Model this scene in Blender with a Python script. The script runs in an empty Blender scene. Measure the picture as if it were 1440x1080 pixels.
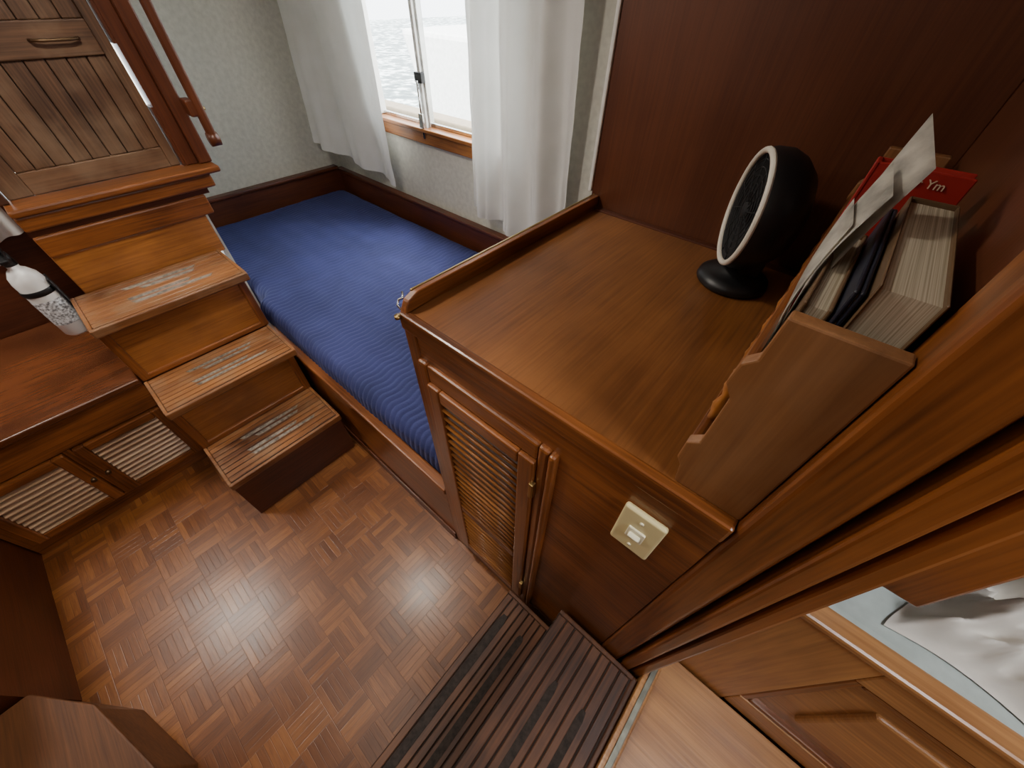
import bpy, bmesh, math, random
from mathutils import Vector, Matrix, Euler, noise
random.seed(7)
scene=bpy.context.scene
# ---------------------------------------------------------------- materials
def newmat(name):
    m=bpy.data.materials.new(name); m.use_nodes=True
    nt=m.node_tree; nt.nodes.clear()
    out=nt.nodes.new('ShaderNodeOutputMaterial'); b=nt.nodes.new('ShaderNodeBsdfPrincipled')
    nt.links.new(b.outputs[0],out.inputs[0])
    return m,nt,b
def ramp(nt,stops):
    r=nt.nodes.new('ShaderNodeValToRGB'); e=r.color_ramp.elements
    while len(e)<len(stops): e.new(0.5)
    for i,(p,c) in enumerate(stops):
        e[i].position=p; e[i].color=(c[0],c[1],c[2],1)
    return r
def wood(name,dark,light,axis='x',rough=0.34,coat=0.3,wear=0.0,fine=1.0,bump=0.15,wcol=(0.30,0.21,0.13),contrast=1.0,wscale=7):
    m,nt,b=newmat(name); L=nt.links.new
    tc=nt.nodes.new('ShaderNodeTexCoord')
    def mp(a,c):
        q=nt.nodes.new('ShaderNodeMapping'); s=[c,c,c]; s['xyz'.index(axis)]=a
        q.inputs['Scale'].default_value=s; L(tc.outputs['Object'],q.inputs[0]); return q
    m1=mp(1.3,9); m2=mp(6,170*fine)
    n1=nt.nodes.new('ShaderNodeTexNoise'); n1.inputs['Scale'].default_value=1; n1.inputs['Detail'].default_value=6; n1.inputs['Distortion'].default_value=0.8
    n2=nt.nodes.new('ShaderNodeTexNoise'); n2.inputs['Scale'].default_value=1; n2.inputs['Detail'].default_value=3
    n4=nt.nodes.new('ShaderNodeTexNoise'); n4.inputs['Scale'].default_value=3.5; n4.inputs['Detail'].default_value=4
    L(m1.outputs[0],n1.inputs['Vector']); L(m2.outputs[0],n2.inputs['Vector']); L(tc.outputs['Object'],n4.inputs['Vector'])
    def ma(x,k,y=None):
        q=nt.nodes.new('ShaderNodeMath'); q.operation='MULTIPLY_ADD'; q.inputs[1].default_value=k; L(x,q.inputs[0])
        if y is None: q.inputs[2].default_value=0
        else: L(y,q.inputs[2])
        return q.outputs[0]
    f=ma(n2.outputs['Fac'],0.30,ma(n1.outputs['Fac'],0.35,ma(n4.outputs['Fac'],0.35)))
    mid=[(dark[i]+light[i])*0.5 for i in range(3)]
    w=0.11/contrast
    r=ramp(nt,[(0.5-w,dark),(0.5,mid),(0.5+w,light)])
    L(f,r.inputs[0]); col=r.outputs[0]
    if wear>0:
        n3=nt.nodes.new('ShaderNodeTexNoise'); n3.inputs['Scale'].default_value=wscale; n3.inputs['Detail'].default_value=7
        L(tc.outputs['Object'],n3.inputs['Vector'])
        r3=ramp(nt,[(0.48,(0,0,0)),(0.68,(wear,wear,wear))]); L(n3.outputs['Fac'],r3.inputs[0])
        mm=nt.nodes.new('ShaderNodeMixRGB'); mm.inputs[2].default_value=(*wcol,1)
        L(r3.outputs[0],mm.inputs[0]); L(col,mm.inputs[1]); col=mm.outputs[0]
    L(col,b.inputs['Base Color'])
    rr=ma(n4.outputs['Fac'],0.25); ad=nt.nodes.new('ShaderNodeMath'); ad.operation='ADD'; ad.inputs[1].default_value=rough-0.12; L(rr,ad.inputs[0]); L(ad.outputs[0],b.inputs['Roughness'])
    b.inputs['Coat Weight'].default_value=coat; b.inputs['Coat Roughness'].default_value=0.2
    bp=nt.nodes.new('ShaderNodeBump'); bp.inputs['Strength'].default_value=bump; bp.inputs['Distance'].default_value=0.002
    L(n2.outputs['Fac'],bp.inputs['Height']); L(bp.outputs[0],b.inputs['Normal'])
    return m
def plain(name,col,rough=0.5,metal=0.0,var=0.08,scale=20,bump=0.0,coat=0):
    m,nt,b=newmat(name); L=nt.links.new
    tc=nt.nodes.new('ShaderNodeTexCoord'); n=nt.nodes.new('ShaderNodeTexNoise'); n.inputs['Scale'].default_value=scale; n.inputs['Detail'].default_value=5
    L(tc.outputs['Object'],n.inputs['Vector'])
    lo=[c*(1-var) for c in col]; hi=[min(1,c*(1+var)) for c in col]
    r=ramp(nt,[(0.35,lo),(0.65,hi)]); L(n.outputs['Fac'],r.inputs[0]); L(r.outputs[0],b.inputs['Base Color'])
    b.inputs['Roughness'].default_value=rough; b.inputs['Metallic'].default_value=metal; b.inputs['Coat Weight'].default_value=coat
    if bump>0:
        bp=nt.nodes.new('ShaderNodeBump'); bp.inputs['Strength'].default_value=bump; bp.inputs['Distance'].default_value=0.003
        L(n.outputs['Fac'],bp.inputs['Height']); L(bp.outputs[0],b.inputs['Normal'])
    return m
D=(0.088,0.025,0.006); Lt=(0.34,0.110,0.025)
WX=wood('teak_x',D,Lt,'x'); WY=wood('teak_y',D,Lt,'y'); WZ=wood('teak_z',D,Lt,'z')
OX=(0.18,0.058,0.012); OL=(0.47,0.18,0.042)
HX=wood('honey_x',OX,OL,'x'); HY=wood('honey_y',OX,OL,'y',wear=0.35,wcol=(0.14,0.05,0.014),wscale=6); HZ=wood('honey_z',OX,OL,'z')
RD=(0.058,0.014,0.0045); RL=(0.135,0.035,0.0105)
RXm=wood('mahogany_x',RD,RL,'x',0.42,0.15); RY=wood('mahogany_y',RD,RL,'y',0.42,0.15); RZ=wood('mahogany_z',RD,RL,'z',0.42,0.15)
PNL=wood('panel_mahogany',(0.078,0.022,0.0085),(0.135,0.041,0.015),'z',0.42,0.12,0,1.6,0.08)
KD=(0.030,0.010,0.004); KL=(0.135,0.045,0.014)
KY=wood('dark_worn_y',KD,KL,'y',0.5,0.1,0.35,wcol=(0.20,0.085,0.035)); KZ=wood('dark_wood_slat_shade_z',(0.025,0.009,0.004),(0.09,0.03,0.011),'z',0.5,0.1)
CTOP=wood('counter_teak',(0.145,0.050,0.014),(0.32,0.124,0.036),'y',0.36,0.35,0.45,1.3,0.1,wcol=(0.105,0.036,0.011),wscale=4)
SHF=wood('shelf_teak',(0.17,0.066,0.022),(0.33,0.145,0.052),'z',0.5,0.08,0.2)
BNK=wood('bunk_oak_x',(0.30,0.13,0.045),(0.58,0.29,0.10),'x',0.4,0.2); BNKZ=wood('bunk_oak_z',(0.30,0.13,0.045),(0.58,0.29,0.10),'z',0.4,0.2)
DRW=wood('weathered_door',(0.060,0.028,0.014),(0.21,0.105,0.052),'z',0.6,0.0,0.5,wcol=(0.27,0.18,0.11))
DRH=wood('weathered_door_h',(0.070,0.033,0.016),(0.22,0.11,0.054),'y',0.6,0.0,0.5,wcol=(0.27,0.18,0.11))
TRD=wood('tread_teak',(0.085,0.026,0.007),(0.35,0.135,0.038),'y',0.5,0.1,0.45,1.0,0.4,wcol=(0.25,0.15,0.08),wscale=14)
GRV=plain('groove_black',(0.02,0.012,0.008),0.8)
GREY=plain('nonskid_grey',(0.21,0.175,0.14),0.9,0,0.45,70,0.5)
NSK=plain('nonskid_dark',(0.030,0.021,0.016),0.85,0,0.4,90,0.5)
WHITE=plain('white_paint',(0.75,0.74,0.70),0.5)
VINYL=plain('wall_vinyl',(0.63,0.62,0.54),0.8,0,0.07,45,0.5)
CEIL=plain('ceiling_cream',(0.72,0.69,0.62),0.7)
STEEL=plain('steel',(0.6,0.6,0.58),0.25,1.0)
BRASS=plain('brass',(0.45,0.31,0.12),0.35,1.0)
BRONZE=plain('bronze_dark',(0.16,0.10,0.055),0.45,0.8)
BLACK=plain('black_plastic',(0.008,0.008,0.009),0.42)
BLACKM=plain('black_mesh',(0.010,0.010,0.011),0.8)
RING=plain('cream_ring',(0.74,0.70,0.60),0.4)
SWITCH=plain('switch_cream',(0.88,0.78,0.42),0.35,0,0.04)
SWB=plain('switch_white',(0.92,0.88,0.66),0.3,0,0.02)
REDC=plain('red_cover',(0.32,0.016,0.013),0.5)
GOLD=plain('faded_gilt',(0.72,0.58,0.42),0.5)
NAVYC=plain('navy_cover',(0.008,0.01,0.022),0.5)
BRNC=plain('brown_cover',(0.13,0.075,0.035),0.55)
TANC=plain('tan_cover',(0.24,0.19,0.13),0.7)
PAPER=plain('paper',(0.62,0.59,0.52),0.8,0,0.3,40)
EXT=plain('extinguisher_white',(0.85,0.85,0.83),0.25,0,0.02)
LABEL=plain('label_print',(0.55,0.56,0.58),0.6,0,0.7,140)
SHEET=plain('pale_sheet',(0.45,0.52,0.49),0.85,0,0.1,25,0.4)
DUVET=plain('duvet_beige',(0.70,0.67,0.60),0.9,0,0.06,12,0.2)
SILL=plain('sill_metal',(0.20,0.20,0.16),0.45,0.6,0.3,30)
def pages_mat():
    m,nt,b=newmat('book_pages'); L=nt.links.new
    tc=nt.nodes.new('ShaderNodeTexCoord'); mp=nt.nodes.new('ShaderNodeMapping'); mp.inputs['Scale'].default_value=(900,3,3)
    n=nt.nodes.new('ShaderNodeTexNoise'); n.inputs['Scale'].default_value=1
    L(tc.outputs['Object'],mp.inputs[0]); L(mp.outputs[0],n.inputs['Vector'])
    r=ramp(nt,[(0.35,(0.36,0.30,0.20)),(0.65,(0.66,0.60,0.47))]); L(n.outputs['Fac'],r.inputs[0]); L(r.outputs[0],b.inputs['Base Color'])
    b.inputs['Roughness'].default_value=0.85
    return m
PAGES=pages_mat()
def quilt():
    m,nt,b=newmat('blue_quilt'); L=nt.links.new
    tc=nt.nodes.new('ShaderNodeTexCoord')
    n=nt.nodes.new('ShaderNodeTexNoise'); n.inputs['Scale'].default_value=160
    n2=nt.nodes.new('ShaderNodeTexNoise'); n2.inputs['Scale'].default_value=5
    for q in (n,n2): L(tc.outputs['Object'],q.inputs['Vector'])
    bp=nt.nodes.new('ShaderNodeBump'); bp.inputs['Strength'].default_value=0.5; bp.inputs['Distance'].default_value=0.003
    L(n.outputs['Fac'],bp.inputs['Height']); L(bp.outputs[0],b.inputs['Normal'])
    r=ramp(nt,[(0.3,(0.020,0.027,0.108)),(0.7,(0.036,0.045,0.17))]); L(n2.outputs['Fac'],r.inputs[0])
    L(r.outputs[0],b.inputs['Base Color']); b.inputs['Roughness'].default_value=0.85
    b.inputs['Sheen Weight'].default_value=0.15; b.inputs['Sheen Tint'].default_value=(0.5,0.55,1,1)
    return m
QUILT=quilt()
def fabric():
    m,nt,b=newmat('curtain_cotton'); L=nt.links.new
    out=[n for n in nt.nodes if n.type=='OUTPUT_MATERIAL'][0]
    tc=nt.nodes.new('ShaderNodeTexCoord'); n=nt.nodes.new('ShaderNodeTexNoise'); n.inputs['Scale'].default_value=8
    L(tc.outputs['Object'],n.inputs['Vector'])
    r=ramp(nt,[(0.3,(0.80,0.80,0.76)),(0.7,(0.88,0.88,0.85))]); L(n.outputs['Fac'],r.inputs[0]); L(r.outputs[0],b.inputs['Base Color'])
    b.inputs['Roughness'].default_value=0.9
    t=nt.nodes.new('ShaderNodeBsdfTranslucent'); t.inputs[0].default_value=(0.8,0.82,0.78,1)
    mx=nt.nodes.new('ShaderNodeMixShader'); mx.inputs[0].default_value=0.13
    L(b.outputs[0],mx.inputs[1]); L(t.outputs[0],mx.inputs[2]); L(mx.outputs[0],out.inputs[0])
    return m
CURT=fabric()
def parquet():
    m,nt,b=newmat('parquet_mosaic'); L=nt.links.new; N=nt.nodes.new
    def M(op,a,bb=None,c=None):
        q=N('ShaderNodeMath'); q.operation=op
        for i,v in enumerate((a,bb,c)):
            if v is None: continue
            if isinstance(v,(int,float)): q.inputs[i].default_value=v
            else: L(v,q.inputs[i])
        return q.outputs[0]
    tc=N('ShaderNodeTexCoord'); sp=N('ShaderNodeSeparateXYZ'); L(tc.outputs['Object'],sp.inputs[0])
    s=0.100; NS=5.0
    u=M('DIVIDE',M('ADD',sp.outputs[0],10.0),s); v=M('DIVIDE',M('ADD',sp.outputs[1],10.03),s)
    fu=M('FLOOR',u); fv=M('FLOOR',v)
    ch=M('MODULO',M('ADD',fu,fv),2.0)
    su=M('SUBTRACT',u,fu); sv=M('SUBTRACT',v,fv)
    inv=M('SUBTRACT',1.0,ch)
    st=M('ADD',M('MULTIPLY',su,ch),M('MULTIPLY',sv,inv))
    ln=M('ADD',M('MULTIPLY',sv,ch),M('MULTIPLY',su,inv))
    s5=M('MULTIPLY',st,NS); fs=M('FLOOR',s5); fr=M('SUBTRACT',s5,fs)
    cb=N('ShaderNodeCombineXYZ'); L(fu,cb.inputs[0]); L(fv,cb.inputs[1]); L(fs,cb.inputs[2])
    wn=N('ShaderNodeTexWhiteNoise'); wn.noise_dimensions='3D'; L(cb.outputs[0],wn.inputs['Vector'])
    cbc=N('ShaderNodeCombineXYZ'); L(fu,cbc.inputs[0]); L(fv,cbc.inputs[1])
    wn2=N('ShaderNodeTexWhiteNoise'); wn2.noise_dimensions='2D'; L(cbc.outputs[0],wn2.inputs['Vector'])
    g=N('ShaderNodeCombineXYZ'); L(M('MULTIPLY',M('ADD',st,M('MULTIPLY',wn.outputs[0],20.0)),18.0),g.inputs[0]); L(M('MULTIPLY',ln,1.6),g.inputs[1]); L(M('ADD',fu,fv),g.inputs[2])
    gn=N('ShaderNodeTexNoise'); gn.inputs['Scale'].default_value=1.3; gn.inputs['Detail'].default_value=4; L(g.outputs[0],gn.inputs['Vector'])
    big=N('ShaderNodeTexNoise'); big.inputs['Scale'].default_value=3.0; big.inputs['Detail'].default_value=5; L(tc.outputs['Object'],big.inputs['Vector'])
    f=M('ADD',M('ADD',M('ADD',M('MULTIPLY',wn.outputs[0],0.24),M('MULTIPLY',wn2.outputs[0],0.09)),M('MULTIPLY',gn.outputs['Fac'],0.37)),M('MULTIPLY',big.outputs['Fac'],0.40))
    r=ramp(nt,[(0.30,(0.095,0.027,0.007)),(0.55,(0.19,0.062,0.015)),(0.82,(0.35,0.132,0.033))]); L(f,r.inputs[0])
    e1=M('MINIMUM',fr,M('SUBTRACT',1.0,fr)); e2=M('MULTIPLY',M('MINIMUM',ln,M('SUBTRACT',1.0,ln)),NS)
    e=M('MINIMUM',e1,e2); k=M('MULTIPLY',M('MINIMUM',e,0.06),16.6)
    kk=M('ADD',M('MULTIPLY',k,0.4),0.6)
    mm=N('ShaderNodeMixRGB'); mm.blend_type='MULTIPLY'; mm.inputs[0].default_value=1; L(r.outputs[0],mm.inputs[1])
    cg=N('ShaderNodeCombineXYZ'); [L(kk,cg.inputs[i]) for i in range(3)]; L(cg.outputs[0],mm.inputs[2])
    L(mm.outputs[0],b.inputs['Base Color'])
    rn=N('ShaderNodeTexNoise'); rn.inputs['Scale'].default_value=9; rn.inputs['Detail'].default_value=5; L(tc.outputs['Object'],rn.inputs['Vector'])
    L(M('ADD',M('MULTIPLY',rn.outputs['Fac'],0.25),0.23),b.inputs['Roughness'])
    b.inputs['Coat Weight'].default_value=0.25; b.inputs['Coat Roughness'].default_value=0.22
    bp=N('ShaderNodeBump'); bp.inputs['Strength'].default_value=0.3; bp.inputs['Distance'].default_value=0.002
    hh=M('ADD',M('MULTIPLY',k,0.5),M('ADD',M('MULTIPLY',wn.outputs[0],0.35),M('MULTIPLY',gn.outputs['Fac'],0.3))); L(hh,bp.inputs['Height']); L(bp.outputs[0],b.inputs['Normal'])
    return m
PARQ=parquet()
def water():
    m,nt,b=newmat('sea_water'); L=nt.links.new
    tc=nt.nodes.new('ShaderNodeTexCoord'); n=nt.nodes.new('ShaderNodeTexNoise'); n.inputs['Scale'].default_value=3; n.inputs['Detail'].default_value=8
    L(tc.outputs['Object'],n.inputs['Vector'])
    r=ramp(nt,[(0.4,(0.03,0.06,0.06)),(0.52,(0.18,0.23,0.21)),(0.60,(0.8,0.85,0.82))]); L(n.outputs['Fac'],r.inputs[0]); L(r.outputs[0],b.inputs['Base Color'])  # near-white ramp end paints the sparkle into the water colour
    b.inputs['Roughness'].default_value=0.3
    bp=nt.nodes.new('ShaderNodeBump'); bp.inputs['Strength'].default_value=0.8; bp.inputs['Distance'].default_value=0.05
    L(n.outputs['Fac'],bp.inputs['Height']); L(bp.outputs[0],b.inputs['Normal'])
    return m
WATER=water()
# ---------------------------------------------------------------- builder
class MB:
    def __init__(s,name): s.name=name; s.bm=bmesh.new(); s.mats=[]
    def mi(s,m):
        if m not in s.mats: s.mats.append(m)
        return s.mats.index(m)
    def add(s,t,mat,M=None,smooth=False):
        if M is not None: bmesh.ops.transform(t,matrix=M,verts=t.verts)
        i=s.mi(mat)
        for f in t.faces: f.material_index=i; f.smooth=smooth
        bmesh.ops.recalc_face_normals(t,faces=t.faces)
        me=bpy.data.meshes.new('tmp'); t.to_mesh(me); t.free(); s.bm.from_mesh(me); bpy.data.meshes.remove(me)
    def box(s,x0,x1,y0,y1,z0,z1,mat,bev=0.003,seg=2,M=None):
        t=bmesh.new(); bmesh.ops.create_cube(t,size=1)
        sx,sy,sz=x1-x0,y1-y0,z1-z0
        for v in t.verts: v.co=Vector((x0+(v.co.x+.5)*sx,y0+(v.co.y+.5)*sy,z0+(v.co.z+.5)*sz))
        b=min(bev,0.45*min(abs(sx),abs(sy),abs(sz)))
        if b>0: bmesh.ops.bevel(t,geom=list(t.edges),offset=b,segments=seg,affect='EDGES',profile=0.5)
        s.add(t,mat,M,smooth=False)
    def rbox(s,c,size,rot,mat,bev=0.002,seg=2):
        M=Matrix.Translation(c)@Euler(rot).to_matrix().to_4x4()
        a=[q/2 for q in size]
        s.box(-a[0],a[0],-a[1],a[1],-a[2],a[2],mat,bev,seg,M)
    def cyl(s,p0,p1,r0,r1,mat,seg=24):
        p0=Vector(p0);p1=Vector(p1); d=p1-p0
        t=bmesh.new(); bmesh.ops.create_cone(t,cap_ends=True,segments=seg,radius1=r0,radius2=r1,depth=d.length)
        M=Matrix.Translation((p0+p1)/2)@d.to_track_quat('Z','Y').to_matrix().to_4x4()
        s.add(t,mat,M,True)
    def lathe(s,prof,mat,M,seg=48,smooth=True):
        t=bmesh.new(); rings=[]
        for r,h in prof:
            if r<1e-6: rings.append([t.verts.new((0,0,h))])
            else: rings.append([t.verts.new((r*math.cos(2*math.pi*i/seg),r*math.sin(2*math.pi*i/seg),h)) for i in range(seg)])
        for a,b in zip(rings[:-1],rings[1:]):
            for i in range(seg):
                j=(i+1)%seg
                if len(a)==1 and len(b)==1: continue
                if len(a)==1: t.faces.new((a[0],b[i],b[j]))
                elif len(b)==1: t.faces.new((a[i],b[0],a[j]))
                else: t.faces.new((a[i],b[i],b[j],a[j]))
        s.add(t,mat,M,smooth)
    def torus(s,R,r,mat,M,seg=64,rs=12):
        prof=[(R+r*math.cos(2*math.pi*k/rs),r*math.sin(2*math.pi*k/rs)) for k in range(rs+1)]
        s.lathe(prof,mat,M,seg)
    def tube(s,pts,r,mat,seg=10):
        pts=[Vector(p) for p in pts]; t=bmesh.new(); rings=[]
        for i,p in enumerate(pts):
            d=(pts[min(i+1,len(pts)-1)]-pts[max(i-1,0)]).normalized(); q=d.to_track_quat('Z','Y')
            rings.append([t.verts.new(p+q@Vector((r*math.cos(2*math.pi*k/seg),r*math.sin(2*math.pi*k/seg),0))) for k in range(seg)])
        for a,b in zip(rings[:-1],rings[1:]):
            for k in range(seg): t.faces.new((a[k],a[(k+1)%seg],b[(k+1)%seg],b[k]))
        t.faces.new(rings[0]); t.faces.new(rings[-1])
        s.add(t,mat,None,True)
    def prism(s,pts,axis,a0,a1,mat,bev=0.0,M=None):
        t=bmesh.new()
        def mk(p,a):
            if axis=='x': return (a,p[0],p[1])
            if axis=='y': return (p[0],a,p[1])
            return (p[0],p[1],a)
        A=[t.verts.new(mk(p,a0)) for p in pts]; B=[t.verts.new(mk(p,a1)) for p in pts]
        t.faces.new(A); t.faces.new(B[::-1]); n=len(pts)
        for i in range(n): t.faces.new((A[i],B[i],B[(i+1)%n],A[(i+1)%n]))
        bmesh.ops.recalc_face_normals(t,faces=t.faces)
        if bev>0: bmesh.ops.bevel(t,geom=list(t.edges),offset=bev,segments=2,affect='EDGES',profile=0.5)
        s.add(t,mat,M,False)
    def grid(s,fn,nu,nv,mat,thick=0.0):
        t=bmesh.new(); V=[[t.verts.new(fn(i/nu,j/nv)) for j in range(nv+1)] for i in range(nu+1)]
        for i in range(nu):
            for j in range(nv): t.faces.new((V[i][j],V[i+1][j],V[i+1][j+1],V[i][j+1]))
        if thick: bmesh.ops.solidify(t,geom=list(t.faces),thickness=thick)
        s.add(t,mat,None,True)
    def finish(s,parent=None):
        me=bpy.data.meshes.new(s.name); s.bm.to_mesh(me); s.bm.free()
        for m in s.mats: me.materials.append(m)
        o=bpy.data.objects.new(s.name,me); scene.collection.objects.link(o)
        if parent: o.parent=parent
        return o
def simple(name,*args,**k):
    b=MB(name); b.box(*args,**k); return b.finish()

# ---------------------------------------------------------------- room shell
simple('floor',-2.85,1.65,-1.35,1.45,-0.05,0.0,PARQ,bev=0)
simple('ceiling',-2.0,1.65,-1.35,1.45,2.05,2.1,CEIL,bev=0)
simple('ceiling.001',-2.85,-2.0,0.47,1.45,2.05,2.1,CEIL,bev=0)
simple('ceiling.002',-2.36,-2.0,-1.35,-0.13,2.05,2.1,CEIL,bev=0)
b=MB('wall_back')
b.box(-2.85,-2.22,1.40,1.45,0,2.05,VINYL,0); b.box(-1.12,1.65,1.40,1.45,0,2.05,VINYL,0)
b.box(-2.22,-1.12,1.40,1.45,0,0.97,VINYL,0); b.box(-2.22,-1.12,1.40,1.45,1.75,2.05,VINYL,0); b.finish()
simple('wall_left',-2.85,-2.80,0.34,1.40,0,2.05,VINYL,bev=0)
b=MB('wall_cockpit'); b.box(-2.80,-2.0,0.45,0.47,1.0,2.05,VINYL,0); b.box(-2.80,-2.0,0.335,0.355,0,1.0,VINYL,0); b.box(-2.80,-2.0,0.355,0.45,0.98,1.0,VINYL,0); b.finish()
simple('wall_galley',-2.36,-2.31,-1.30,-0.13,0,2.05,RY,bev=0)
simple('wall_front',-2.36,1.65,-1.35,-1.30,0,2.05,RXm,bev=0)
simple('wall_right',1.60,1.65,-1.30,1.40,0,2.05,RY,bev=0)
b=MB('wall_panel')
b.box(-0.52,0.10,0.925,0.95,0.0,2.05,PNL,0.002); b.box(-0.52,-0.50,0.951,1.40,0,2.05,RZ,0.0); b.finish()
b=MB('trim_1'); b.box(-0.530,-0.52,0.920,0.93,1.13,2.05,WHITE,0.003); b.finish()
# window
b=MB('window_1')
b.box(-2.22,-1.12,1.375,1.399,0.93,0.985,HX,0.006); b.box(-2.22,-1.12,1.36,1.45,0.986,1.003,HX,0.004)
b.box(-2.219,-2.17,1.375,1.44,1.004,1.74,WHITE,0.004); b.box(-1.17,-1.121,1.375,1.44,1.004,1.74,WHITE,0.004)
b.box(-2.22,-1.12,1.375,1.44,1.72,1.77,HX,0.004)
b.box(-2.17,-1.17,1.42,1.435,1.003,1.018,STEEL,0.002)
b.box(-1.795,-1.755,1.40,1.43,1.0,1.74,STEEL,0.003); b.box(-1.785,-1.765,1.385,1.40,1.0,1.72,WHITE,0.002)
b.box(-1.80,-1.75,1.375,1.40,1.18,1.22,BLACK,0.003)
b.cyl((-1.775,1.37,1.19),(-1.775,1.37,0.96),0.006,0.006,STEEL)
b.rbox((-1.775,1.365,1.035),(0.03,0.012,0.06),(0,0,0),STEEL,0.003)
b.finish()
# outside
simple('water',-40,30,2.4,60,-0.9,-0.85,WATER,bev=0)
b=MB('side_deck'); b.box(-5,2,1.47,2.15,0.60,0.66,WHITE,0.01); b.box(-5,2,2.1,2.2,0.66,0.80,WHITE,0.02); b.box(-5,2,2.08,2.22,0.80,0.83,TANC,0.01); b.box(-5,2,2.05,2.2,-0.95,0.62,WHITE,0.02); b.finish()
b=MB('moored_boat')
b.prism([(-4.6,-0.85),(-5.4,1.1),(4,1.0),(4,-0.85)],'y',4.0,6.5,WHITE,0.05)
b.box(-3.6,2.0,4.5,6.0,1.05,1.7,WHITE,0.1); b.box(-3.4,1.8,4.48,4.5,1.2,1.5,NAVYC,0.01); b.finish()

# curtains
def curtain(name,xa,xb,ya,yb,ztop,za,zb,folds,amp,flare=0.0):
    b=MB(name)
    def fn(u,v):
        x=xa+(xb-xa)*u; z0=za+(zb-za)*u; z=ztop+(z0-ztop)*v
        y=ya+(yb-ya)*u
        ph=folds*2*math.pi*(u+0.06*math.sin(3*u+1.3*v))
        a=amp*(0.6+0.6*v)
        y+=a*math.sin(ph)+a*0.35*math.sin(ph*2.3+1+v)-flare*v*(1-u)**2
        x+=0.012*math.sin(ph*1.3+2*v)*v+0.02*v*(u-.5)
        y+=0.006*noise.noise(Vector((x*9,z*9,3)))
        return Vector((x,y,z))
    b.grid(fn,150,50,CURT)
    def hem(u,v):
        p=fn(u,1.0-0.035*v); p.y-=0.002; return p
    b.grid(hem,150,2,CURT)
    b.tube([(xa-0.02,min(ya,yb),ztop+0.005),(xb+0.02,min(ya,yb),ztop+0.005)],0.006,STEEL)
    return b.finish()
curtain('curtain',-2.72,-2.00,1.29,1.31,1.82,0.80,0.70,3.0,0.020,0.07)
curtain('curtain.001',-1.37,-0.86,1.30,1.31,1.82,0.745,0.64,3.6,0.028,0.0)

# ---------------------------------------------------------------- bed (berth)
bed=MB('berth_bed')
FY=0.285
bed.box(-1.90,-0.51,FY,FY+0.022,0.0,0.374,WX,0.003)
bed.box(-1.90,-0.51,FY-0.006,FY+0.03,0.375,0.405,WX,0.006)
bed.box(-1.90,-0.51,FY-0.008,FY-0.001,0.0,0.055,RXm,0.002)
bed.box(-2.79,-0.51,0.36,1.36,0.30,0.38,RXm,0.0)
bed.box(-2.79,-0.51,1.365,1.395,0.30,0.60,RXm,0.003); bed.box(-2.79,-0.51,1.35,1.395,0.601,0.618,RXm,0.005)
bed.box(-2.795,-2.765,0.36,1.364,0.30,0.62,RY,0.003); bed.box(-2.797,-2.745,0.36,1.348,0.621,0.64,RY,0.005)
bed.finish()
b=MB('quilted_mattress')
x0,x1,yy0,y1,z0,z1=-2.76,-0.515,FY+0.032,1.345,0.382,0.495
def mat_fn(u,v):
    x=x0+(x1-x0)*u
    q=min(max((-1.80-x)/0.06,0),1); y0=yy0+0.045*q*q*(3-2*q)
    R=0.045
    L1=z1-z0-R; L2=math.pi*R/2; L3=(y1-y0)-2*R; tot=2*L1+2*L2+L3; s=v*tot
    if s<L1: y=y0; z=z0+s; ny,nz=-1,0
    elif s<L1+L2:
        a=(s-L1)/R; y=y0+R-R*math.cos(a); z=z1-R+R*math.sin(a); ny,nz=-math.cos(a),math.sin(a)
    elif s<L1+L2+L3: y=y0+R+(s-L1-L2); z=z1; ny,nz=0,1
    elif s<L1+2*L2+L3:
        a=(s-L1-L2-L3)/R; y=y1-R+R*math.sin(a); z=z1-R+R*math.cos(a); ny,nz=math.sin(a),math.cos(a)
    else: y=y1; z=z1-R-(s-L1-2*L2-L3); ny,nz=1,0
    xr=x+0.012*noise.noise(Vector((x*2,y*3,0)))
    d=0.0045*abs(math.sin(xr*math.pi/0.026+0.55*math.sin(s*60)))+0.005*noise.noise(Vector((x*2.0,y*2.0,z*3)))+0.004*noise.noise(Vector((x*7,y*7,z*8)))
    e=min(u,1-u)*(x1-x0)
    if e<0.04: d-=0.03*(1-e/0.04)**2
    return Vector((x,y+ny*d,z+nz*d))
b.grid(mat_fn,900,170,QUILT)
b.finish()

# ---------------------------------------------------------------- storage cabinet
CX0,CX1,CZ=-0.505,0.085,1.095
cab=MB('storage_cabinet')
cab.box(CX0,CX1,FY+0.02,0.922,0.0,CZ-0.021,WX,0.0)
cab.box(CX0-0.002,CX1,FY-0.004,0.924,CZ-0.02,CZ,CTOP,0.003)
cab.box(CX0-0.004,CX1,FY-0.006,FY+0.012,CZ-0.034,CZ+0.002,WX,0.004)
cab.box(CX0-0.004,CX0+0.030,FY-0.002,FY+0.021,0.0,CZ-0.034,WZ,0.003)
cab.box(CX0+0.028,CX1,FY+0.001,FY+0.0195,0.925,CZ-0.034,WX,0.0)
cab.box(CX0+0.028,CX1,FY-0.001,FY+0.019,0.0,0.07,RXm,0.002)
cab.box(-0.155,CX1,FY+0.002,FY+0.0185,0.07,0.925,WX,0.0)
cab.prism([(FY+0.0,CZ+0.0),(FY+0.012,CZ+0.022),(FY+0.035,CZ+0.032),(0.924,CZ+0.032),(0.924,CZ-0.002),(FY,CZ-0.002)],'x',CX0-0.006,CX0+0.010,WY,0.0025)
cab.box(CX0-0.0075,CX0-0.001,FY+0.03,0.923,CZ+0.026,CZ+0.033,BRASS,0.002)
cab.box(CX0+0.01,CX1,0.905,0.9235,CZ-0.001,CZ+0.004,RXm,0.001)
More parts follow.
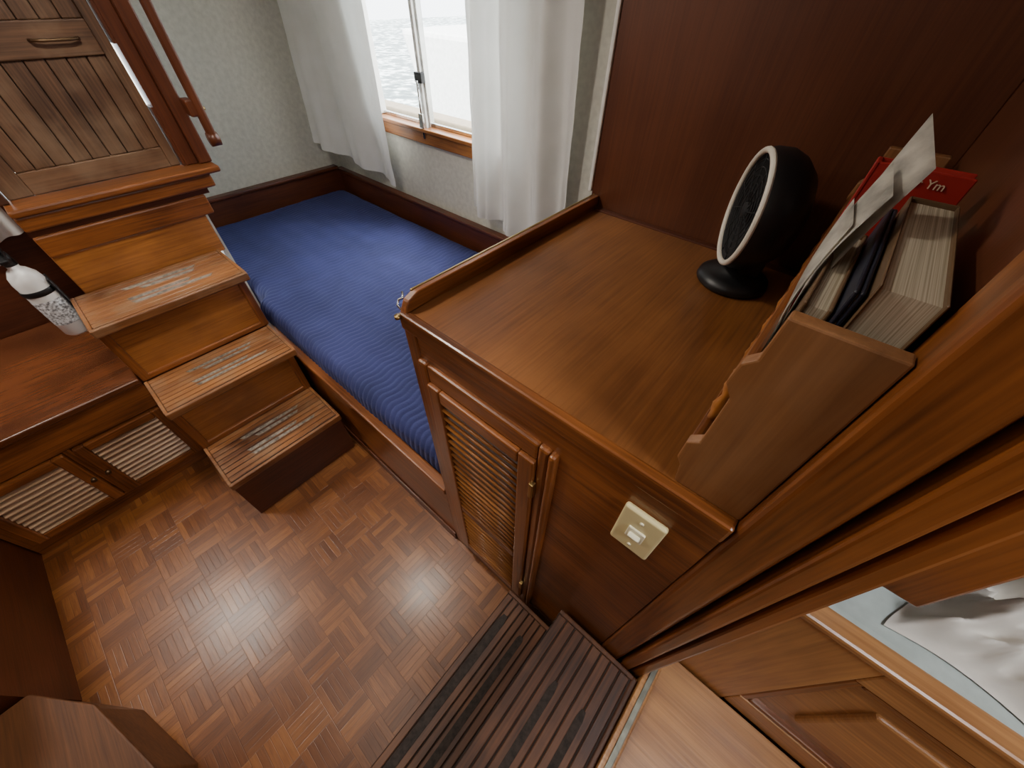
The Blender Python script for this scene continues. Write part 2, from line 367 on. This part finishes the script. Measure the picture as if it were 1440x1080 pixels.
dx0,dx1,dz0,dz1=-0.478,-0.155,0.075,1.005
yf=FY-0.014
def framed_louver(mb,ax,a0,a1,z0,z1,f0,f1,sw,rails,ns,mv,mh,ml,sgn,mlip=None):
    def bx(p0,p1,q0,q1,d0,d1,m,bv=0.004):
        if ax=='y': mb.box(p0,p1,min(d0,d1),max(d0,d1),q0,q1,m,bv)
        else: mb.box(min(d0,d1),max(d0,d1),p0,p1,q0,q1,m,bv)
    bx(a0,a0+sw,z0,z1,f0,f1,mv); bx(a1-sw,a1,z0,z1,f0,f1,mv)
    rh=sw
    bx(a0+sw,a1-sw,z0,z0+rh,f0,f1,mh); bx(a0+sw,a1-sw,z1-rh,z1,f0,f1,mh)
    for r in rails: bx(a0+sw,a1-sw,r-0.014,r+0.014,f0+0.001*sgn,f1,mh)
    bx(a0+sw,a1-sw,z0+rh,z1-rh,f1-0.001*sgn,f1,GRV,0)
    edges=[z0+rh]+[q for r in rails for q in (r-0.014,r+0.014)]+[z1-rh]
    tilt=0.95
    for k in range(0,len(edges),2):
        e0,e1=edges[k],edges[k+1]; n=max(2,int((e1-e0)/ns)); h=(e1-e0)/n
        for i in range(n):
            zc=e0+(i+0.42)*h; am=(a0+a1)/2; ln=a1-a0-2*sw; fm=f0+(f1-f0)*0.40
            if ax=='y':
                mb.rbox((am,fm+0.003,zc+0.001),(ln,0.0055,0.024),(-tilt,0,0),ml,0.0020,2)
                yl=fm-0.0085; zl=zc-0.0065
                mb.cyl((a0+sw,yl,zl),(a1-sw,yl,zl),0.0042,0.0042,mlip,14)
            else: mb.rbox((fm,am,zc),(0.0065,ln,0.026),(0,-tilt,0),ml,0.0028,3)
framed_louver(cab,'y',dx0+0.028,dx1-0.022,dz0+0.03,dz1-0.045,yf-0.004,FY+0.018,0.035,[0.44],0.0275,WZ,WX,KZ,1,HX)  # dark slats and honey lips put recess shade and edge highlight into colour
for (p0,p1,q0,q1,m) in [(dx0,dx0+0.028,dz0,dz1,WZ),(dx1-0.022,dx1,dz0,dz1,WZ)]:
    cab.box(p0,p1,FY-0.010,FY+0.018,q0,q1,m,0.006)
cab.box(dx0+0.028,dx1-0.022,FY-0.009,FY+0.018,dz1-0.045,dz1,WX,0.005); cab.box(dx0+0.028,dx1-0.022,FY-0.008,FY+0.018,dz0,dz0+0.03,WX,0.006)
cab.box(dx1,dx1+0.014,FY-0.014,FY+0.018,dz0,dz1,WZ,0.006)
for zz in (0.87,0.25): cab.box(dx1-0.026,dx1-0.016,yf-0.008,yf+0.004,zz-0.025,zz+0.025,BRASS,0.002)
cab.finish()
b=MB('brass_hook'); b.cyl((CX0+0.004,FY-0.012,CZ-0.003),(CX0+0.004,FY-0.012,CZ+0.003),0.006,0.006,BRASS)
b.tube([(CX0-0.004,FY+0.004,CZ+0.0),(CX0-0.012,FY+0.002,CZ+0.010),(CX0-0.014,FY+0.008,CZ+0.018),(CX0-0.008,FY+0.014,CZ+0.022),(CX0-0.016,FY+0.020,CZ+0.028)],0.002,STEEL)
b.finish()
b=MB('light_switch')
b.box(-0.025,0.037,FY-0.009,FY+0.001,0.905,1.015,SWITCH,0.004,3)
b.box(-0.007,0.019,FY-0.012,FY-0.008,0.945,0.975,SWB,0.002); b.rbox((0.006,FY-0.014,0.960),(0.018,0.008,0.012),(0.4,0,0),SWB,0.002)
b.cyl((0.006,FY-0.0105,0.997),(0.006,FY-0.008,0.997),0.003,0.003,SWB,12); b.cyl((0.006,FY-0.0105,0.923),(0.006,FY-0.008,0.923),0.003,0.003,SWB,12)
b.finish()

# ---------------------------------------------------------------- bulkhead + door jamb on right
b=MB('wall_bulkhead'); b.box(0.100,0.18,0.335,1.40,0.0,2.05,PNL,0.0); b.finish()
b=MB('door_jamb')
b.box(0.086,0.136,0.283,0.336,0.0,2.05,WZ,0.009,4)
b.box(0.134,0.146,0.305,0.3365,0.0,2.05,KZ,0.0)
b.box(0.144,0.166,0.280,0.337,0.0,2.05,WZ,0.005,3)
b.box(0.164,0.176,0.297,0.345,0.0,2.05,RZ,0.0)
b.box(0.174,0.193,0.287,0.346,0.0,2.05,WZ,0.004)
b.finish()
b=MB('door_jamb.001'); b.box(0.12,0.19,-0.62,-0.56,0.0,2.05,WZ,0.01,3); b.box(0.12,0.19,-1.30,-0.62,0,2.05,RY,0.0); b.finish()
b=MB('trim_2'); b.box(0.19,0.345,0.455,0.475,0.93,2.05,WZ,0.004); b.finish()

# ---------------------------------------------------------------- bookshelf rack on the counter
b=MB('book_rack')
zc=CZ+0.0005
pts=[(0.008,zc),(0.085,zc),(0.085,zc+0.243),(0.010,zc+0.243),(0.009,zc+0.20),(0.000,zc+0.19),(-0.002,zc+0.165),(0.008,zc+0.150),(0.008,zc+0.08),(-0.003,zc+0.07),(-0.003,zc+0.04),(0.004,zc+0.03)]
b.prism(pts,'y',0.297,0.312,SHF,0.002)
b.prism(pts,'y',0.87,0.885,SHF,0.002)
b.box(0.000,0.010,0.312,0.87,zc+0.150,zc+0.175,WY,0.004)
b.box(-0.002,0.010,0.312,0.87,zc+0.035,zc+0.06,WY,0.004)
for i in range(8):
    yy=0.36+i*0.068
    b.lathe([(0,0),(0.005,0.0),(0.005,0.01),(0.008,0.025),(0.004,0.04),(0.008,0.055),(0.005,0.075),(0.005,0.092),(0,0.092)],HZ,Matrix.Translation((0.005,yy,zc+0.058)),14)
b.finish()
def book(name,c,size,rot,cover,fore='-y',ct=0.003):
    mb=MB(name); M=Matrix.Translation(c)@Euler(rot).to_matrix().to_4x4()
    t,d,h=size
    mb.box(-t/2,-t/2+ct,-d/2,d/2,0,h,cover,0.001,1,M); mb.box(t/2-ct,t/2,-d/2,d/2,0,h,cover,0.001,1,M)
    mb.box(-t/2,t/2,d/2-ct,d/2+0.002,0,h,cover,0.001,1,M)
    mb.box(-t/2+ct,t/2-ct,-d/2+0.004,d/2-ct,0.003,h-0.004,PAGES,0.0,1,M)
    return mb
book('hardback_book',(0.0625,0.425,zc+0.001),(0.037,0.205,0.272),(0,0,0),BRNC,ct=0.002).finish()
book('hardback_book.001',(0.0385,0.42,zc+0.001),(0.007,0.19,0.262),(0,0.0,0),NAVYC).finish()
book('hardback_book.002',(0.0235,0.415,zc+0.001),(0.020,0.165,0.240),(0,0.0,0.0),BRNC).finish()
rb=book('red_book',(0.044,0.575,zc+0.001),(0.022,0.078,0.286),(0,0,math.radians(90)),REDC)
rbo=rb.finish()
cu=bpy.data.curves.new('title','FONT'); cu.body='by bar Ym'; cu.size=0.011; cu.extrude=0.0003
to=bpy.data.objects.new('title_text_curve',cu); scene.collection.objects.link(to)
bpy.context.view_layer.update()
me=bpy.data.meshes.new_from_object(to.evaluated_get(bpy.context.evaluated_depsgraph_get()))
bpy.data.objects.remove(to)
tt=bpy.data.objects.new('title',me); scene.collection.objects.link(tt); me.materials.clear(); me.materials.append(GOLD)
tt.parent=rbo; tt.rotation_euler=(math.radians(90),0,0); tt.location=(0.020,0.563,zc+0.273)
b=MB('row_of_paperbacks')
cols=[BRNC,TANC,NAVYC,BRNC,REDC,TANC,BRNC]
yy=0.60
for i in range(7):
    w=0.018+0.02*random.random(); h=0.15+0.05*random.random()
    b.box(0.018,0.080,yy,yy+w,zc+0.001,zc+h,cols[i],0.001); b.box(0.020,0.078,yy+0.002,yy+w-0.002,zc+h-0.003,zc+h+0.001,PAGES,0); yy+=w+0.003
b.finish()
b=MB('leaflets')
def leaf(P,bend,mat,n=10):
    a,bq,c,d=[Vector(p) for p in P]
    def fn(u,v):
        p=a.lerp(bq,u).lerp(d.lerp(c,u),v); p.x-=bend*math.sin(math.pi*v); return p
    b.grid(fn,n,n,mat,0.0006)
leaf([(0.012,0.37,zc+0.17),(0.012,0.44,zc+0.17),(0.018,0.50,zc+0.338),(0.040,0.455,zc+0.312)],0.006,PAPER)
leaf([(0.012,0.36,zc+0.17),(0.013,0.42,zc+0.17),(0.014,0.47,zc+0.308),(0.026,0.43,zc+0.295)],0.010,PAPER)
leaf([(0.012,0.35,zc+0.16),(0.013,0.40,zc+0.16),(0.004,0.46,zc+0.280),(0.014,0.42,zc+0.272)],0.006,PAPER)
b.finish()

# ---------------------------------------------------------------- fan
b=MB('desk_fan')
n=Vector((-0.90,-0.42,0.03)).normalized()
C=Vector((-0.130,0.780,zc+0.138))
def MM(p): return Matrix.Translation(p)@n.to_track_quat('Z','Y').to_matrix().to_4x4()
Mf=MM(C)
b.torus(0.091,0.0050,RING,Mf)
b.lathe([(0.094,0.0),(0.098,-0.012),(0.098,-0.035),(0.090,-0.055),(0.072,-0.075),(0.045,-0.088),(0,-0.090)],BLACK,Mf)
b.lathe([(0.094,0.002),(0.086,-0.002),(0.080,-0.014),(0,-0.016)],BLACKM,Mf)
for r in (0.018,0.030,0.042,0.054,0.066,0.078): b.torus(r,0.0010,BLACKM,Mf@Matrix.Translation((0,0,-0.003)),48,6)
for k in range(12):
    a=k*math.pi/6; p0=Mf@Vector((0.012*math.cos(a),0.012*math.sin(a),-0.002)); p1=Mf@Vector((0.088*math.cos(a+.3),0.088*math.sin(a+.3),-0.003)); b.tube([p0,p1],0.0010,BLACKM,6)
b.lathe([(0,0.002),(0.012,0.001),(0.015,-0.006)],BLACKM,Mf,24)
base=Vector((C.x+0.032,C.y+0.012,zc))
b.lathe([(0,0.001),(0.062,0.001),(0.066,0.006),(0.064,0.016),(0.050,0.024),(0.026,0.030),(0.022,0.045),(0,0.05)],BLACK,Matrix.Translation(base),40)
b.rbox((base.x+0.014,base.y+0.006,zc+0.05),(0.05,0.05,0.06),(0,0,math.atan2(n.y,n.x)),BLACK,0.012,3)
b.finish()

# ---------------------------------------------------------------- left companionway stairs
st=MB('companionway_stairs')
YL,YR=-0.185,0.262
def tread(mb,xf,xb,z,ya,yb,nsl=9,thick=0.028,strips=True,m=TRD,g=GREY):
    mb.box(xb,xf-0.004,ya+0.003,yb-0.003,z-thick,z-0.004,GRV,0.0)
    mb.box(xf-0.014,xf,ya,yb,z-thick-0.004,z,m,0.006,3)
    mb.box(xb,xf-0.01,ya,ya+0.012,z-thick,z,m,0.003); mb.box(xb,xf-0.01,yb-0.012,yb,z-thick,z,m,0.003)
    w=(xf-0.016-xb)/nsl
    for i in range(nsl):
        q0=xb+i*w+0.0018; q1=xb+(i+1)*w-0.0018
        mb.box(q0,q1,ya+0.013,yb-0.013,z-thick+0.004,z-0.0005,m,0.0015,1)
    if strips:
        for (i,o,l) in ((2,0.02,0.24),(3,0.05,0.18),(5,-0.02,0.20),(6,0.04,0.26)):
            if i<nsl:
                q0=xb+i*w+0.005; q1=xb+(i+1)*w-0.005; yc=(ya+yb)/2+o*0.6
                mb.prism([(q0,yc-l/2),(q1,yc-l/2+0.01),(q1,yc+l/2-0.01),(q0+0.004,yc+l/2)],'z',z-0.001,z+0.0006,g)
def riser(mb,x,z0,z1,ya,yb,panel=True):
    mb.box(x-0.03,x-0.010,ya,yb,z0,z1,HY,0.0)
    if panel:
        mb.box(x-0.02,x,ya-0.001,ya+0.026,z0,z1,WZ,0.004); mb.box(x-0.02,x,yb-0.026,yb+0.001,z0,z1,WZ,0.004)
        mb.box(x-0.02,x-0.001,ya+0.02,yb-0.02,z0,z0+0.022,WY,0.004); mb.box(x-0.02,x-0.001,ya+0.02,yb-0.02,z1-0.018,z1,WY,0.003)
    else: mb.box(x-0.01,x,ya-0.001,yb+0.001,z0,z1,RY,0.002)
T=[(-1.175,-1.42,0.25,YL,YR),(-1.39,-1.625,0.485,YL,YR+0.015),(-1.60,-1.875,0.735,YL,YR+0.04)]
riser(st,-1.190,0.0,0.222,YL+0.004,YR-0.004,False)
riser(st,-1.415,0.25,0.457,YL+0.004,YR,True)
riser(st,-1.625,0.485,0.707,YL+0.004,YR+0.02,True)
for (xf,xb,z,ya,yb) in T: tread(st,xf,xb,z,ya,yb)
st.box(-1.415,-1.21,YL+0.01,YR-0.01,0.0,0.222,RXm,0.0); st.box(-1.64,-1.44,YL+0.01,YR-0.005,0.0,0.457,RXm,0.0); st.box(-1.90,-1.65,YL+0.01,YR+0.015,0.0,0.707,RXm,0.0)
st.box(-2.0,-1.89,-0.12,0.275,0.0,0.736,RXm,0.0); st.box(-2.0,-1.889,-0.119,0.328,0.72,0.875,RXm,0.0); st.box(-2.0,-1.889,-0.118,0.356,0.872,1.002,RXm,0.0)
st.box(-1.895,-1.880,-0.14,0.326,0.72,0.867,HY,0.003)
st.box(-1.895,-1.872,-0.14,0.36,0.866,0.935,WY,0.006)
st.box(-1.895,-1.880,-0.14,0.38,0.935,0.955,RY,0.0)
st.box(-1.895,-1.862,-0.14,0.41,0.955,1.0,WY,0.006)
st.box(-2.0,-1.85,-0.14,0.448,1.0,1.022,WY,0.007,3)
st.finish()
# door
d=MB('door_1')
DX=-1.955
def dbox(y0,y1,z0,z1,m,off=0,bev=0.003): d.box(DX-0.03,DX+off,y0,y1,z0,z1,m,bev)
P0,P1=-0.06,0.325
dbox(-0.12,P0,1.023,2.04,DRW); dbox(P1,0.355,1.023,2.04,DRW)
dbox(P0,P1,1.023,1.085,DRH,0.0); dbox(P0,P1,1.335,1.415,DRH,0.0); dbox(P0,P1,1.96,2.04,DRH,0.0)
npl=8
for i in range(npl):
    w=(P1-P0)/npl; ya=P0+i*w
    d.box(DX-0.024,DX-0.008,ya+0.001,ya+w-0.001,1.085,1.335,DRW,0.003,2); d.box(DX-0.024,DX-0.008,ya+0.001,ya+w-0.001,1.415,1.96,DRW,0.003,2)
d.box(DX-0.028,DX-0.024,P0,P1,1.085,1.96,GRV,0.0)
d.tube([(DX,0.175,1.375),(DX+0.014,0.18,1.375),(DX+0.018,0.20,1.374),(DX+0.018,0.26,1.374),(DX+0.014,0.28,1.375),(DX,0.285,1.375)],0.004,BRONZE)
d.finish()
b=MB('door_frame_1')
b.box(-1.99,-1.930,0.357,0.3645,1.023,1.20,RZ,0.0); b.box(-1.99,-1.930,0.357,0.3645,1.36,2.05,RZ,0.0)
b.box(-1.989,-1.925,0.364,0.405,1.023,2.05,RZ,0.003); b.box(-2.0,-1.905,0.4055,0.449,1.023,2.05,RZ,0.005)
b.box(-1.99,-1.92,-0.15,-0.122,1.023,2.05,KZ,0.003); b.box(-2.31,-1.99,-0.15,-0.13,0.0,2.05,RZ,0.0)
b.finish()
b=MB('grab_rail')
b.box(-1.875,-1.845,0.462,0.490,1.09,1.98,RZ,0.009,3)
for z in (1.17,1.85):
    b.box(-1.905,-1.85,0.442,0.470,z,z+0.05,RZ,0.006); b.cyl((-1.858,0.455,z+0.02),(-1.858,0.494,z+0.02),0.006,0.006,BRASS,12)
b.cyl((-1.86,0.46,1.10),(-1.86,0.492,1.10),0.022,0.022,RZ,24)
b.finish()

# ---------------------------------------------------------------- galley cabinet left
g=MB('galley_cabinet')
g.box(-2.30,-1.70,-0.80,-0.19,0.0,0.475,RY,0.0)
g.box(-2.30,-1.635,-0.80,-0.188,0.476,0.50,wood('glossy_top',(0.070,0.020,0.007),(0.17,0.052,0.016),'y',0.22,0.6),0.006,3)
g.box(-1.71,-1.645,-0.80,-0.19,0.36,0.475,WY,0.003); g.box(-1.71,-1.645,-0.80,-0.19,0.0,0.06,WY,0.002)
for (a,c) in ((-0.80,-0.77),(-0.205,-0.19),(-0.50,-0.48)): g.box(-1.70,-1.645,a,c,0.06,0.36,WZ,0.002)
LW=wood('louver_sheen',(0.36,0.20,0.10),(0.66,0.45,0.28),'y')  # light reflecting off the galley slats is put into this pale wood
framed_louver(g,'x',-0.768,-0.502,0.065,0.355,-1.630,-1.665,0.032,[],0.0225,WZ,WY,LW,-1)
framed_louver(g,'x',-0.478,-0.207,0.065,0.355,-1.630,-1.665,0.032,[],0.0225,WZ,WY,LW,-1)
g.cyl((-1.632,-0.512,0.21),(-1.618,-0.512,0.21),0.007,0.009,BRONZE,16); g.cyl((-1.632,-0.468,0.21),(-1.618,-0.468,0.21),0.007,0.009,BRONZE,16)
g.finish()
s=MB('settee_base')
s.box(-2.30,-1.01,-1.29,-0.805,0.0,0.50,RXm,0.0); s.box(-2.30,-1.00,-1.29,-0.80,0.501,0.525,RXm,0.006)
s.finish()
b=MB('corner_locker')
CL=wood('locker_brown',(0.09,0.032,0.010),(0.20,0.075,0.024),'x',0.55,0.0)
b.prism([(-1.0,-0.80),(-0.845,-0.69),(-0.60,-0.625),(-0.3,-0.78),(-0.3,-1.28),(-0.995,-1.28)],'z',0.0,0.185,CL,0.003)
b.prism([(-1.0,-0.79),(-0.843,-0.68),(-0.593,-0.614),(-0.295,-0.775),(-0.295,-1.285),(-0.998,-1.285)],'z',0.185,0.20,CL,0.004)
b.finish()
b=MB('grey_pan'); b.lathe([(0,0.0),(0.09,0.0),(0.10,0.01),(0.105,0.06),(0.10,0.06),(0.092,0.012),(0,0.012)],plain('enamel_grey',(0.18,0.2,0.22),0.35),Matrix.Translation((-1.85,-0.69,0.501)),40)
b.finish()
b=MB('curtain.002')
b.grid(lambda u,v: Vector((-2.20+0.02*math.sin(u*34)*(0.5+v*0.5),-0.62+0.46*u,1.85-(0.97-0.03*math.sin(u*6))*v)),90,20,CURT); b.tube([(-2.2,-0.64,1.855),(-2.2,-0.155,1.855)],0.006,STEEL); b.finish()
b=MB('fire_extinguisher')
ex,ey,ez=-1.895,-0.2295,0.615
b.lathe([(0,0),(0.034,0.0),(0.040,0.008),(0.040,0.205),(0.036,0.225),(0.024,0.243),(0.015,0.25),(0.015,0.265),(0,0.265)],EXT,Matrix.Translation((ex,ey,ez)),40)
b.lathe([(0.0408,0.05),(0.0408,0.14)],LABEL,Matrix.Translation((ex,ey,ez)),40)
b.lathe([(0.0412,0.160),(0.043,0.163),(0.043,0.176),(0.0412,0.179)],BLACK,Matrix.Translation((ex,ey,ez)),40)
b.cyl((ex,ey,ez+0.26),(ex,ey,ez+0.30),0.017,0.014,BLACK)
b.rbox((ex+0.02,ey,ez+0.300),(0.10,0.022,0.012),(0,0.2,0),BLACK,0.003); b.rbox((ex+0.02,ey,ez+0.325),(0.11,0.022,0.010),(0,-0.15,0),BLACK,0.003)
b.cyl((ex,ey-0.01,ez+0.277),(ex,ey-0.035,ez+0.277),0.012,0.012,STEEL)
b.tube([(ex-0.01,ey,ez+0.285),(ex-0.05,ey,ez+0.285),(ex-0.062,ey,ez+0.22),(ex-0.055,ey,ez+0.13)],0.007,REDC)
b.box(ex-0.03,ex+0.03,ey+0.038,ey+0.0435,ez+0.02,ez+0.20,BLACK,0.002)
b.finish()

# ---------------------------------------------------------------- near steps + forward cabin
s=MB('doorway_steps')
tread(s,-0.032,-0.205,0.16,-0.75,0.255,7,0.028,False,KY)
s.box(-0.19,-0.035,-0.74,0.25,0.0,0.13,KY,0.0)
tread(s,0.190,-0.04,0.35,-0.555,0.275,8,0.03,False,KY)
s.box(-0.028,0.185,-0.55,0.27,0.0,0.32,KY,0.0)
s.prism([(-0.180,-0.55),(-0.157,-0.56),(-0.157,0.17),(-0.162,0.19),(-0.175,0.19),(-0.180,0.17)],'z',0.1595,0.1610,NSK)
s.prism([(-0.105,-0.55),(-0.085,-0.56),(-0.085,0.17),(-0.089,0.18),(-0.101,0.18),(-0.105,0.17)],'z',0.1595,0.1610,NSK)
for xx in (0.032,0.112):
    s.prism([(xx,-0.4),(xx+0.018,-0.4),(xx+0.018,0.12),(xx+0.014,0.14),(xx+0.004,0.14),(xx,0.12)],'z',0.3495,0.3510,NSK)
s.finish()
b=MB('threshold'); b.box(0.192,0.222,-0.555,0.33,0.0,0.362,BNK,0.004); b.box(0.203,0.215,-0.555,0.33,0.362,0.366,SILL,0.001); b.finish()
b=MB('floor_cabin'); b.box(0.222,1.59,-1.29,0.375,0.0,0.345,BNK,0.002); b.finish()
f=MB('cabin_bunk')
by=0.38
f.box(0.20,1.59,by+0.021,1.38,0.0,0.82,BNK,0.0)
f.box(0.20,0.36,by,by+0.02,0.30,0.87,BNKZ,0.003); f.box(1.05,1.59,by,by+0.02,0.30,0.87,BNKZ,0.003)
f.box(0.36,1.05,by,by+0.02,0.80,0.87,BNK,0.003); f.box(0.36,1.05,by,by+0.02,0.345,0.43,BNK,0.003)
for (p,q,r,t_) in ((0.36,0.375,0.43,0.80),(1.035,1.05,0.43,0.80)): f.box(p,q,by+0.002,by+0.02,r,t_,WZ,0.004)
f.box(0.375,1.035,by+0.002,by+0.02,0.785,0.80,WX,0.004); f.box(0.375,1.035,by+0.002,by+0.02,0.43,0.445,WX,0.004)
f.box(0.375,1.035,by+0.016,by+0.02,0.44,0.79,BNK,0.0)
f.box(0.43,0.98,by+0.006,by+0.02,0.50,0.73,BNK,0.008,3)
f.box(0.20,1.59,by-0.006,by+0.03,0.868,0.885,BNK,0.005)
f.box(0.20,1.59,by+0.032,1.38,0.82,0.862,SHEET,0.02,3)
f.finish()
b=MB('duvet')
def dv(u,v):
    x=0.37+1.15*u; y=0.445+0.9*v
    e=min(min(u,1-u)*22,min(v,1-v)*18,1.0); e=e*e*(3-2*e)
    q=noise.noise(Vector((x*5,y*5,1)))
    def ridge(p,w): return max(0,1-abs(noise.noise(p))*w)
    h=0.03*e+0.06*e*ridge(Vector((x*7+q*2,y*12+q*2,4)),3.0)+0.045*e*ridge(Vector((x*18+q*3,y*14-q*3,8)),3.0)+0.03*e*q+0.016*e*ridge(Vector((x*34,y*30,2)),3)
    return Vector((x+0.06*noise.noise(Vector((y*6,0,2))),y+0.03*noise.noise(Vector((x*6,1,2))),0.866+max(h,0.0)))
b.grid(dv,260,220,DUVET); b.finish()

# ---------------------------------------------------------------- lamps
def lamp(name,loc,size,power,col=(1,0.93,0.84),rot=(0,0,0)):
    l=bpy.data.lights.new(name,'AREA'); l.shape='RECTANGLE'; l.size=size[0]; l.size_y=size[1]; l.energy=power; l.color=col
    o=bpy.data.objects.new(name,l); scene.collection.objects.link(o); o.location=loc; o.rotation_euler=rot
    return o
lamp('ceiling_light',(-2.05,-0.93,2.03),(0.40,0.28),20,(1,0.95,0.86))
lamp('ceiling_light.001',(-1.1,0.17,2.03),(0.12,0.12),12,(1,0.92,0.80))
lamp('fill_light',(-0.6,-0.5,2.03),(0.8,0.5),4,(1,0.92,0.80))  # added lamp for general brightness, no fixture behind it
lamp('ceiling_light.003',(0.9,0.1,2.03),(0.4,0.4),15,(0.98,0.98,1))
lamp('daylight_window',(-1.67,1.75,2.35),(1.3,0.9),100,(0.97,0.99,1),(math.radians(-38),0,0))
sun=bpy.data.lights.new('sun','SUN'); sun.energy=18; sun.angle=0.02; so=bpy.data.objects.new('sun',sun); scene.collection.objects.link(so)
so.rotation_euler=(math.radians(25),math.radians(20),0)
w=bpy.data.worlds.new('World'); scene.world=w; w.use_nodes=True
bg=w.node_tree.nodes['Background']; bg.inputs[0].default_value=(0.90,0.96,1.0,1); bg.inputs[1].default_value=7.0

# ---------------------------------------------------------------- camera
fw=Vector((-0.4393,0.5184,-0.7348)).normalized()
up=Vector((-0.4891,0.5474,0.678)); up=(up-fw*up.dot(fw)).normalized(); rt=fw.cross(up)
R=Matrix((rt,up,-fw)).transposed()
cam=bpy.data.cameras.new('camera'); cam.lens=13.0; cam.sensor_width=36; cam.clip_start=0.01
co=bpy.data.objects.new('camera',cam); scene.collection.objects.link(co)
co.matrix_world=Matrix.Translation((0,0,1.5))@R.to_4x4()
scene.camera=co
